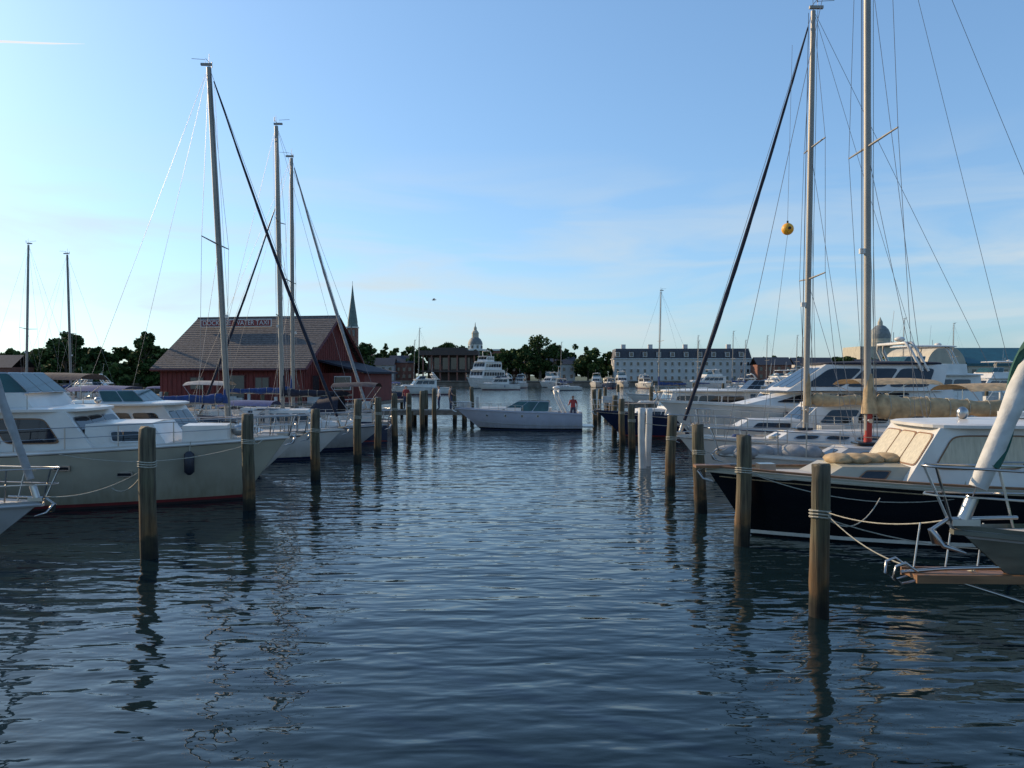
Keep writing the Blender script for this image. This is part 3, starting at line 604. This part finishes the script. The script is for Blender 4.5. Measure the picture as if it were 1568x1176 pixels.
# ===== red boathouse
REDW=mat('red_board_siding',(.145,.024,.019),.75,var=.35,scale=2,stretch=(5,5,.6),bump=.01)
ROOF=mat('roof_shingles',(.105,.088,.082),.85,var=.5,scale=2.2,stretch=(3,3,3),bump=.02,detail=9)
TRIM=mat('trim_dark_red',(.10,.02,.02),.6); WTRIM=mat('white_trim',(.6,.6,.57),.5); SIGNR=mat('sign_red',(.22,.03,.03),.5); DGL=mat('building_glass',(.03,.035,.04),.1,spec=.8)
def boathouse():
    e=empty('red_boathouse',(-27.4,60.2,0),R(-10)); W,D,z0,z1,zr=11.8,12.0,1.4,4.25,8.25
    b=B()
    b.add([(0,0,z0),(W,0,z0),(W,0,z1),(0,0,z1)],[(0,1,2,3)],REDW); b.add([(0,D,z0),(W,D,z0),(W,D,z1),(0,D,z1)],[(0,1,2,3)],REDW)
    for x in (0,W): b.add([(x,0,z0),(x,D,z0),(x,D,z1),(x,D/2,zr),(x,0,z1)],[(0,1,2,3,4)],REDW)
    i=0.2
    while i<W: b.box((i,-.025,(z0+z1)/2),(.05,.04,z1-z0),REDW); i+=.4
    i=0.2
    while i<D:
        t=z1+(zr-z1)*(1-abs(i-D/2)/(D/2)); b.box((W+.025,i,(z0+t)/2),(.04,.05,t-z0-.1),REDW); i+=.4
    b.obj('walls',e)
    b=B(); n=26; ov=.5
    for s_ in (0,1):
        for i in range(n):
            u0=i/n;u1=(i+1)/n+.012
            ya=-ov+(D/2+ov)*u0; yb=-ov+(D/2+ov)*u1
            sl=(zr-z1)/(D/2); za=z1+sl*ya; zb=z1+sl*yb
            yb=min(yb,D/2)
            if s_: ya,yb=D-ya,D-yb
            b.add([(-ov,ya,za+.16),(W+ov,ya,za+.16),(W+ov,yb,zb+.12),(-ov,yb,zb+.12),(-ov,ya,za+.10),(W+ov,ya,za+.10)],[(0,1,2,3),(4,5,1,0)],ROOF)
        ye=-ov if not s_ else D+ov; ze=z1-ov*(zr-z1)/(D/2)
        for x in (-ov,W+ov):
            b.tube([(x,ye,ze),(x,D/2,zr)],.12,TRIM,4)
        b.tube([(-ov,ye,ze),(W+ov,ye,ze)],.1,TRIM,4)
    b.tube([(-ov,D/2,zr+.14),(W+ov,D/2,zr+.14)],.1,ROOF,6)
    b.obj('roof',e)
    b=B()
    for x in (3.2,8.6): 
        b.box((x,-.05,2.9),(1.2,.08,1.0),TRIM); b.box((x,-.1,2.9),(1.06,.04,.86),DGL); b.box((x,-.12,2.9),(.04,.03,.86),TRIM)
    b.box((6.4,-.05,2.5),(1.6,.08,2.1),TRIM); b.box((6.4,-.1,2.5),(1.45,.04,1.98),DGL)
    for y in (2.2,9.2): b.box((W+.06,y,2.9),(.08,1.2,1.3),TRIM); b.box((W+.11,y,2.9),(.04,1.05,1.15),DGL)
    b.obj('windows_and_door',e)
    b=B()
    b.box((W+1.9,6.5,2.55),(3.6,6.5,2.3),REDW); b.add([(W-.0,2.8,4.75),(W,10.2,4.75),(W+4.1,10.2,3.8),(W+4.1,2.8,3.8),(W,2.8,4.6),(W+4.1,2.8,3.65),(W+4.1,10.2,3.65)],[(0,1,2,3),(0,3,5,4),(3,2,6,5)],DARKC)
    b.box((W+1.9,3.2,2.9),(1.4,.08,1.1),WTRIM); b.box((W+1.9,3.15,2.9),(1.26,.06,.96),DGL)
    b.obj('lean_to',e)
    b=B(); y=4.4; z=z1+(zr-z1)*y/(D/2)+.35
    b.box((4.0,y-.15,z+.28),(6.3,.06,.62),WTRIM); b.box((4.0,y-.19,z+.28),(6.16,.04,.5),SIGNR)
    b.obj('roof_sign',e)
    cu=bpy.data.curves.new('sign_text','FONT'); cu.body='DOCKSIDE  WATER TAXI'; cu.size=.52; cu.extrude=.006; cu.align_x='CENTER'; cu.align_y='CENTER'
    cu.materials.append(WTRIM); t=bpy.data.objects.new('sign_text',cu); scene.collection.objects.link(t); t.parent=e; t.location=(4.0,y-.225,z+.28); t.rotation_euler=(R(90),0,0)
    b=B(); b.box((7,5,1.25),(18,15,.25),PLANK)
    for i in range(7):
        for j in (-2.3,12.2): b.tube([(-1.8+i*2.9,j,-1),(-1.8+i*2.9,j,2.1 if j<0 else 1.3)],.15,PILE,8)
    b.obj('pier_platform',e)
boathouse()

# ===== shore, buildings
GRASS=mat('ground_grass',(.05,.07,.03),.95,var=.3,scale=.2); SEAW=mat('seawall_concrete',(.16,.13,.10),.9,var=.3,scale=.6)
poly=[(-6000,150),(-130,160),(-66,185),(-60,258),(60,262),(110,240),(6000,235),(6000,9000),(-6000,9000)]
b=B(); b.add([(x,y,1.3) for x,y in poly],[tuple(range(9))],GRASS)
for i in range(6): a,c=poly[i],poly[i+1]; b.add([(a[0],a[1],-1),(c[0],c[1],-1),(c[0],c[1],1.5),(a[0],a[1],1.5)],[(0,1,2,3)],SEAW); b.tube([(a[0],a[1],1.45),(c[0],c[1],1.45)],.3,SEAW,4)
b.obj('ground')

def leaves(name,cent,rad,n,size,mats=FOL,parent=None,up=.0):
    cent=np.array(cent);rad=np.array(rad); w=rad.prod(axis=1)**(2/3); idx=rng.choice(len(cent),n,p=w/w.sum())
    d=rng.normal(size=(n,3)); d/=np.linalg.norm(d,axis=1)[:,None]; rr=rng.uniform(.55,1.08,n)[:,None]
    P=cent[idx]+d*rad[idx]*rr
    a=rng.normal(size=(n,3)); a/=np.linalg.norm(a,axis=1)[:,None]; c=np.cross(a,rng.normal(size=(n,3))); c/=np.linalg.norm(c,axis=1)[:,None]
    s=size*rng.uniform(.5,1.3,n)[:,None]
    V=np.stack([P-a*s-c*s*.6,P+a*s*.8-c*s,P+a*s+c*s*.7,P-a*s*.7+c*s],1).reshape(-1,3)
    me=bpy.data.meshes.new(name); me.vertices.add(4*n); me.vertices.foreach_set('co',V.ravel().astype(np.float32))
    me.loops.add(4*n); me.loops.foreach_set('vertex_index',np.arange(4*n,dtype=np.int32)); me.polygons.add(n)
    me.polygons.foreach_set('loop_start',np.arange(0,4*n,4,dtype=np.int32)); me.polygons.foreach_set('loop_total',np.full(n,4,dtype=np.int32))
    for m in mats: me.materials.append(m)
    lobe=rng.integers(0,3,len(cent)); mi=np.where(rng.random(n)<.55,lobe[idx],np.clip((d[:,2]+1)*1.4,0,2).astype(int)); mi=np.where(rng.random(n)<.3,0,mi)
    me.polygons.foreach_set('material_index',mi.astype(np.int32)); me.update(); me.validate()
    o=bpy.data.objects.new(name,me); scene.collection.objects.link(o)
    if parent:o.parent=parent
    return o
def crown(x,y,h,w,k=12):
    C=[];Rr=[]
    for i in range(k):
        a=random.uniform(0,2*PI); u=random.random(); q=w*.5*math.sqrt(random.random())*(1-.75*max(0,u-.35))
        r=w*random.uniform(.13,.24); C.append((x+q*math.cos(a),y+q*math.sin(a),1.3+h*(.28+.62*u))); Rr.append((r,r,r*.8))
    C.append((x,y,1.3+h*.93)); Rr.append((w*.12,w*.12,h*.07))
    return C,Rr
def tree(x,y,h,w,name='oak_tree',n=3000,size=.31):
    e=empty(name,(x,y,0)); b=B()
    b.tube([(0,0,1),(.1,0,1.3+h*.25),(-.1,.1,1.3+h*.5),(0,0,1.3+h*.85)],[h*.035,h*.026,h*.018,h*.006],BARK,8)
    for i in range(8):
        a=i*2.4; z=1.3+h*(.25+.05*i); l=w*.35; b.tube([(0,0,z),(l*.5*math.cos(a),l*.5*math.sin(a),z+h*.08),(l*math.cos(a),l*math.sin(a),z+h*.18)],[h*.014,h*.009,h*.003],BARK,5)
    b.obj('trunk',e)
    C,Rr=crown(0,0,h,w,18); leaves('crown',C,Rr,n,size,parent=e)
for x,y,h,w in ((-101.7,176,12.2,8),(-84.5,178,12.2,6.5),(-105.5,185,10.5,7),(-60,268,16.5,12),(-53,275,14,9),(-24,285,14.5,11),(-20,290,12.5,8),(9.7,268,16.5,10),(14.8,270,13.5,8),(4.6,270,13,7),(-3.4,280,12,8),(-66,270,17,12),(-67,240,14,10),(28,285,11.5,10)):
    tree(x,y,h,w)
C=[];Rr=[]
def row(x0,x1,y,h0,h1,step):
    x=x0
    while x<x1:
        h=random.uniform(h0,h1); w=random.uniform(6,10); c,r=crown(x,y+random.uniform(-6,6),h,w,7); C.extend(c);Rr.extend(r)
        c,r=crown(x,y-3,h*.5,w*.9,4); C.extend(c);Rr.extend(r); x+=step*random.uniform(.7,1.3)
row(-150,-60,192,6.5,9.3,2.4); row(-150,-60,182,3,6,3); row(-70,45,296,10,14,4.2); row(-330,-60,330,9,13,7); row(45,340,330,8,10.5,7); row(110,260,262,4,7,8)
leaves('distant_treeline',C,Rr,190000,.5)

HW=mat('hotel_wall',(.50,.48,.46),.8,var=.08,scale=.3); SLATE=mat('mansard_roof_slate',(.05,.05,.06),.7,var=.25,scale=2); BRK=mat('brick',(.2,.085,.06),.85,var=.25,scale=2); STONE=mat('stone_beige',(.42,.38,.3),.85,var=.12,scale=.4)
BROWN=mat('pavilion_brown',(.06,.042,.036),.7,var=.2); COPPER=mat('copper_green',(.09,.13,.12),.6,var=.25,scale=.8); TEALR=mat('teal_metal_roof',(.02,.10,.12),.5,var=.15,scale=.6); DOMEG=mat('dome_grey',(.16,.17,.165),.6,var=.2,scale=.5)
def hotel():
    e=empty('hotel_building',(37.5,284,0),R(-2)); b=B(); L=50; D=16
    b.box((L/2,D/2,5.4),(L,D,8.2),HW)
    b.box((L/2,D/2,9.6),(L+.8,D+.8,.3),WTRIM)
    b.add([(0,-.2,9.75),(L,-.2,9.75),(L,D,9.75),(0,D,9.75),(.8,1.2,13.4),(L-.8,1.2,13.4),(L-.8,D-1,13.4),(.8,D-1,13.4)],[(0,1,5,4),(1,2,6,5),(2,3,7,6),(3,0,4,7),(4,5,6,7)],SLATE)
    for x in (4,14,27,43): b.box((x,6,14),(1.6,1.4,2.2),HW)
    b.obj('walls_and_mansard',e)
    b=B(); n=20
    for i in range(n):
        x=1.3+i*(L-2.6)/(n-1)
        for z in (2.6,5.2,7.8): b.box((x,-.06,z),(1.1,.14,1.5),WTRIM); b.box((x,-.14,z),(.85,.08,1.25),DGL)
        if i%2==0: b.box((x,.35,11.2),(1.6,1.6,1.9),HW); b.box((x,-.5,11.2),(1.0,.12,1.3),DGL); b.box((x,.3,12.25),(1.9,1.9,.2),SLATE)
    b.obj('windows_and_dormers',e)
hotel()
def wins_grid(b,x0,x1,nx,zs,y,w,h):
    for i in range(nx):
        for z in zs: b.box((x0+(x1-x0)*i/(nx-1),y,z),(w,.12,h),DGL)
def pavilion():
    e=empty('waterfront_pavilion',(-30.5,262,0)); b=B()
    b.box((9,9,11.2),(20,18,1.6),BROWN); b.box((9,10,5.6),(15,12,9.6),BROWN); b.box((9,4,4.9),(19,8,.5),BROWN); b.box((9,9,12.5),(12,10,1.2),BROWN)
    for i in range(7): b.box((.3+i*2.9,.6,5.9),(.5,.5,9.2),BRK)
    b.box((9,3.9,7.6),(14,.2,4),DGL); b.obj('pavilion_body',e)
pavilion()
def lath(b,prof,m,n=16,c=(0,0)):
    for i in range(len(prof)-1):
        (r0,z0),(r1,z1)=prof[i],prof[i+1]; vs=[(c[0]+r*math.cos(2*PI*j/n),c[1]+r*math.sin(2*PI*j/n),z) for r,z in ((r0,z0),(r1,z1)) for j in range(n)]
        b.add(vs,[(j,(j+1)%n,n+(j+1)%n,n+j) for j in range(n)],m,n>10)
e=empty('church_with_steeple',(-82,398,0)); b=B()
b.box((0,0,14),(5,5,28),BRK); lath(b,[(3.0,28),(2.6,30),(2.6,31),(1.9,36),(.9,43),(.12,50)],COPPER,8); b.box((0,14,9),(12,24,16),BRK)
b.box((0,0,28.2),(5.6,5.6,.6),WTRIM)
for s_ in (-1,1): b.box((s_*1.1,-2.55,25.3),(1.1,.2,3.2),DGL); 
b.tube([(0,0,49.8),(0,0,52)],.1,BLACK,5); b.obj('tower_and_spire',e)
e=empty('state_house',(-19,400,0)); b=B()
b.box((0,6,9),(30,20,14),BRK); b.box((0,6,16.6),(31,21,.8),WTRIM)
lath(b,[(4.2,15),(4.2,17),(3.7,17.1),(3.7,19.5)],WTRIM,8); lath(b,[(3.9,19.5),(3.6,20.9),(2.8,22.3),(1.8,23.1)],DOMEG,16); lath(b,[(1.8,23.1),(1.8,25.2),(2.0,25.3),(1.3,26.5),(.8,27.0),(.8,28.2),(.3,29),(.08,31)],STONE,8)
for j in range(8): a=2*PI*(j+.5)/8; b.box((3.75*math.cos(a)*.92,3.75*math.sin(a)*.92,18.2),(.9,.9,1.5),DGL,rz=a)
b.obj('dome_and_cupola',e)
e=empty('chapel_dome',(236,496,0)); b=B()
b.box((0,8,12),(30,26,20),STONE); lath(b,[(7.4,22),(7.4,25),(6.6,25.2),(6.6,27)],STONE,20); lath(b,[(6.6,27),(6.2,30),(5,33),(3.2,35),(1.6,35.8)],DOMEG,20); lath(b,[(1.6,35.8),(1.5,38),(.9,39),(.1,41)],STONE,10)
b.obj('dome',e)
def fieldhouse():
    e=empty('field_house',(135,250,0)); b=B(); n=14; vs=[]
    for y in (0,30):
        for i in range(n+1): a=PI*i/n; vs.append((5.5-6.3*math.cos(a),y,6.5+6.6*math.sin(a)))
    m=n+1
    b.add(vs,[(i,i+1,m+i+1,m+i) for i in range(n)]+[tuple(range(m))],STONE,False); b.box((5.5,15,3.9),(12.6,30,5.3),STONE); wins_grid(b,1.5,9.5,4,(4.2,),-.05,1.4,2); b.obj('barrel_vault_hall',e)
    e=empty('boathouse_hall',(147.5,250,0)); b=B(); b.box((16,10,4.2),(32,20,6),STONE); b.add([(-.5,-.6,7.2),(33,-.6,7.2),(33,10,12.8),(.5,10,12.8)],[(0,1,2,3)],TEALR); b.box((16,-.2,7),(33,.6,.8),TEALR)
    wins_grid(b,2,30,12,(4.4,),-.05,1.3,2.2); b.obj('hall_body',e)
fieldhouse()
for (x,y,w,h,m) in ((-41,290,9,7,BRK),(-48,285,10,6,HW),(2,300,10,7,BRK),(18,292,11,6.5,HW),(92,275,12,6,BRK),(108,280,14,6,HW),(-140,172,10,5,BRK),(-112,170,9,4,BRK),(120,262,8,5,HW)):
    e=empty('shore_house',(x,y,0)); b=B(); b.box((0,0,1.3+h/2),(w,8,h),m); b.add([(-w/2-.3,-4.4,h+1.2),(w/2+.3,-4.4,h+1.2),(w/2+.3,0,h+4),(-w/2-.3,0,h+4),(-w/2-.3,4.4,h+1.2),(w/2+.3,4.4,h+1.2)],[(0,1,2,3),(3,2,5,4)],SLATE)
    wins_grid(b,-w/2+1.3,w/2-1.3,4,(3.2,5.8) if h>5 else (3.2,),-4.05,1,1.3); b.obj('house_body',e)

# ===== people
SKIN=mat('skin',(.45,.26,.18),.6,var=.08); HAIR=mat('hair',(.03,.02,.015),.7); 
def person(loc,rz,shirt,pants,arm=.3,name='person'):
    e=empty(name,loc,rz)
    J=[((0,0,.95),.15),((0,0,1.12),.135),((0,0,1.32),.165),((0,0,1.46),.075),((0,.01,1.53),.06),((0,.03,1.62),.095),((0,.02,1.71),.085),
       ((.1,0,.9),.105),((.12,.02,.5),.075),((.13,-.02,.1),.05),((.13,.14,.04),.045),
       ((-.1,0,.9),.105),((-.13,.06,.5),.075),((-.14,.02,.1),.05),((-.14,.18,.04),.045),
       ((.18,0,1.4),.065),((.27,-.02,1.12),.045),((.24,arm*.7,.98+arm*.3),.033),((.22,arm*.7+.09,.98+arm*.33),.03),
       ((-.18,0,1.4),.065),((-.27,-.02,1.12),.045),((-.26,.1,.88),.033),((-.255,.13,.79),.03)]
    E=[(0,1),(1,2),(2,3),(3,4),(4,5),(5,6),(0,7),(7,8),(8,9),(9,10),(0,11),(11,12),(12,13),(13,14),(2,15),(15,16),(16,17),(17,18),(2,19),(19,20),(20,21),(21,22)]
    me=bpy.data.meshes.new('body'); me.from_pydata([j[0] for j in J],E,[]); o=bpy.data.objects.new('body_tmp',me); scene.collection.objects.link(o)
    md=o.modifiers.new('s','SKIN'); 
    for i,j in enumerate(J): me.skin_vertices[0].data[i].radius=(j[1],j[1]*(.75 if i in (0,1,2) else 1))
    me.skin_vertices[0].data[0].use_root=True
    o.modifiers.new('ss','SUBSURF').levels=2
    bpy.context.view_layer.update(); dg=bpy.context.evaluated_depsgraph_get(); m2=bpy.data.meshes.new_from_object(o.evaluated_get(dg)); bpy.data.objects.remove(o)
    m2.materials.clear()
    for m in (shirt,pants,SKIN,HAIR): m2.materials.append(m)
    for p in m2.polygons:
        c=p.center; p.use_smooth=True
        p.material_index=2 if c.z>1.47 else (0 if c.z>.97 and abs(c.x)<.25 or c.z>1.2 else (2 if abs(c.x)>.2 and c.z>.7 else (1 if c.z>.12 else 3)))
        if c.z>1.66 or (c.z>1.56 and c.y<.0): p.material_index=3
    bo=bpy.data.objects.new('body',m2); scene.collection.objects.link(bo); bo.parent=e
    b=B(); b.ell((0,.125,1.6),(.014,.025,.02),SKIN,8,6)
    for s_ in (1,-1):
        b.ell((s_*.035,.112,1.63),(.012,.008,.008),BLACK,8,6); b.ell((s_*.098,.02,1.61),(.012,.025,.035),SKIN,8,6)
        hx=.22 if s_>0 else -.255; hy=arm*.7+.09 if s_>0 else .13; hz=.98+arm*.33 if s_>0 else .79
        for q in range(4): b.tube([(hx+(q-1.5)*.016,hy,hz),(hx+(q-1.5)*.018,hy+.04,hz-.03),(hx+(q-1.5)*.018,hy+.045,hz-.07+.006*abs(q-1.5))],.008,SKIN,5)
        b.tube([(hx-s_*.03,hy,hz+.01),(hx-s_*.05,hy+.03,hz-.02)],.009,SKIN,5)
    b.ell((0,.112,1.565),(.022,.008,.006),REDP,8,4)
    b.obj('face_and_hands',e)
SH1=mat('shirt_red',(.30,.04,.04),.8); SH2=mat('shirt_dark',(.03,.03,.05),.8); SH3=mat('shirt_white',(.6,.6,.6),.8); JN=mat('trousers_navy',(.03,.04,.08),.8)
person((3.95,50.0,.49),R(165),SH1,JN,.5)
person((-4.4,55.3,1.05),R(-60),SH2,JN,.2); person((-7.6,55.5,1.05),R(160),SH1,JN,.1); person((-5.2,55.2,1.05),R(100),SH3,JN,.2)
b=B(); b.ell((0,0,0),(.22,.07,.07),SAIL,10,6); b.ell((.22,0,.03),(.06,.05,.05),SAIL,8,6); b.tube([(.27,0,.03),(.33,0,.02)],[.015,.004],YEL,5)
for s_ in (1,-1): b.add([(.1,s_*.05,.03),(.16,s_*.35,.16),(-.02,s_*.7,.1),(-.06,s_*.35,.14),(-.08,s_*.05,.03)],[(0,1,3,4),(1,2,3)],GREYC)
b.add([(-.18,.03,0),(-.34,.06,.01),(-.34,-.06,.01),(-.18,-.03,0)],[(0,1,2,3)],SAIL); o=b.obj('seagull'); o.location=(-8.6,85,11.8); o.rotation_euler=(R(10),0,R(10))

# ===== water
def water():
    m=bpy.data.materials.new('harbor_water'); m.use_nodes=True; nt=m.node_tree; N=nt.nodes; Lk=nt.links; p=N['Principled BSDF']
    p.inputs['Base Color'].default_value=(.006,.015,.018,1); p.inputs['Roughness'].default_value=.02; p.inputs['IOR'].default_value=1.40
    tc=N.new('ShaderNodeTexCoord')
    def nz(sc,stretch,rot,amp,detail=2,dist=0):
        mp=N.new('ShaderNodeMapping'); mp.inputs['Scale'].default_value=stretch; mp.inputs['Rotation'].default_value=(0,0,rot)
        n=N.new('ShaderNodeTexNoise'); n.inputs['Scale'].default_value=sc; n.inputs['Detail'].default_value=detail; n.inputs['Distortion'].default_value=dist; n.inputs['Roughness'].default_value=.45
        Lk.new(tc.outputs['Object'],mp.inputs[0]); Lk.new(mp.outputs[0],n.inputs['Vector'])
        mu=N.new('ShaderNodeMath'); mu.operation='MULTIPLY'; mu.inputs[1].default_value=amp; Lk.new(n.outputs['Fac'],mu.inputs[0]); return mu.outputs[0]
    def add(a,c,op='ADD'):
        q=N.new('ShaderNodeMath'); q.operation=op; Lk.new(a,q.inputs[0]); Lk.new(c,q.inputs[1]); return q.outputs[0]
    big=nz(.35,(.5,1,1),R(8),.09,1)
    mid=nz(2.3,(.36,1,1),R(-6),.052,2,.25)
    mid2=nz(3.1,(.45,1,1),R(21),.018,1,.2)
    sm=nz(6.0,(.5,1,1),R(-14),.007,2,.2)
    patch=nz(.09,(1,.6,1),0,2.2,1)
    h=add(add(big,mid),add(add(sm,mid2),patch,'MULTIPLY'))
    bp=N.new('ShaderNodeBump'); bp.inputs['Strength'].default_value=1; bp.inputs['Distance'].default_value=1.0
    Lk.new(h,bp.inputs['Height']); Lk.new(bp.outputs[0],p.inputs['Normal'])
    b=B(); b.add([(-6000,-200,0),(6000,-200,0),(6000,9000,0),(-6000,9000,0)],[(0,1,2,3)],m); b.obj('harbor_water')
water()

# contrail: thin ice cloud, its sunlight put in as an even emissive glow
CT=bpy.data.materials.new('contrail_ice_glow'); CT.use_nodes=True; nt=CT.node_tree; nt.nodes.clear(); ou=nt.nodes.new('ShaderNodeOutputMaterial'); em=nt.nodes.new('ShaderNodeEmission'); em.inputs[0].default_value=(.93,.97,1,1); em.inputs[1].default_value=.92; nt.links.new(em.outputs[0],ou.inputs[0])
b=B(); b.tube([(-2650+i*80,3800,1640+math.sin(i)*1.5-i*2.2) for i in range(8)],[5,6,6,5,5,4,2,.6],CT,6); b.obj('contrail_cloud')

# ===== sun, sky
AZ=-58; EL=23
sv=Vector((math.sin(R(AZ))*math.cos(R(EL)),math.cos(R(AZ))*math.cos(R(EL)),math.sin(R(EL))))
sd=bpy.data.lights.new('sun','SUN'); sd.energy=5.0; sd.angle=R(.5); sd.color=(1,.76,.48); so=bpy.data.objects.new('sun',sd); scene.collection.objects.link(so); so.rotation_euler=sv.to_track_quat('Z','Y').to_euler(); so.location=(-50,50,60)
w=bpy.data.worlds.new('World'); scene.world=w; w.use_nodes=True; nt=w.node_tree; N=nt.nodes; Lk=nt.links; bg=N['Background']
sk=N.new('ShaderNodeTexSky'); sk.sky_type='NISHITA'; sk.sun_disc=False; sk.sun_elevation=R(EL); sk.sun_rotation=R(AZ); sk.air_density=1.0; sk.dust_density=1.0; sk.ozone_density=2.0
gm=N.new('ShaderNodeGamma'); gm.inputs[1].default_value=.66; Lk.new(sk.outputs[0],gm.inputs[0])
sc=N.new('ShaderNodeVectorMath'); sc.operation='MULTIPLY'; sc.inputs[1].default_value=(1.20,1.68,2.15); Lk.new(gm.outputs[0],sc.inputs[0])
tc=N.new('ShaderNodeTexCoord'); mp=N.new('ShaderNodeMapping'); mp.inputs['Scale'].default_value=(1.6,1.6,10); mp.inputs['Rotation'].default_value=(R(3),R(-2),0)
nz=N.new('ShaderNodeTexNoise'); nz.inputs['Scale'].default_value=2.2; nz.inputs['Detail'].default_value=8; nz.inputs['Distortion'].default_value=.6
Lk.new(tc.outputs['Generated'],mp.inputs[0]); Lk.new(mp.outputs[0],nz.inputs['Vector'])
cr=N.new('ShaderNodeValToRGB'); cr.color_ramp.elements[0].position=.42; cr.color_ramp.elements[1].position=.72; cr.color_ramp.elements[1].color=(.8,.8,.8,1)
Lk.new(nz.outputs['Fac'],cr.inputs[0])
sx=N.new('ShaderNodeSeparateXYZ'); Lk.new(tc.outputs['Generated'],sx.inputs[0])
band=N.new('ShaderNodeValToRGB'); e=band.color_ramp.elements; e[0].position=.0; e[0].color=(.9,.9,.9,1); e[1].position=.28; e[1].color=(0,0,0,1); x=e.new(.13); x.color=(1,1,1,1); x=e.new(.18); x.color=(.7,.7,.7,1)
Lk.new(sx.outputs['Z'],band.inputs[0])
mu=N.new('ShaderNodeMath'); mu.operation='MULTIPLY'; Lk.new(cr.outputs[0],mu.inputs[0]); Lk.new(band.outputs[0],mu.inputs[1])
mx=N.new('ShaderNodeMix'); mx.data_type='RGBA'; mx.inputs[7].default_value=(4.5,4.95,5.1,1); Lk.new(mu.outputs[0],mx.inputs[0]); Lk.new(sc.outputs[0],mx.inputs[6])
Lk.new(mx.outputs[2],bg.inputs['Color']); bg.inputs['Strength'].default_value=.15

cam=bpy.data.cameras.new('camera'); co=bpy.data.objects.new('camera',cam); scene.collection.objects.link(co); co.location=(0,0,3.5); co.rotation_euler=(R(90-.63),0,0)
cam.lens=27.18; cam.sensor_width=36; cam.clip_end=20000; cam.clip_start=.1; scene.camera=co
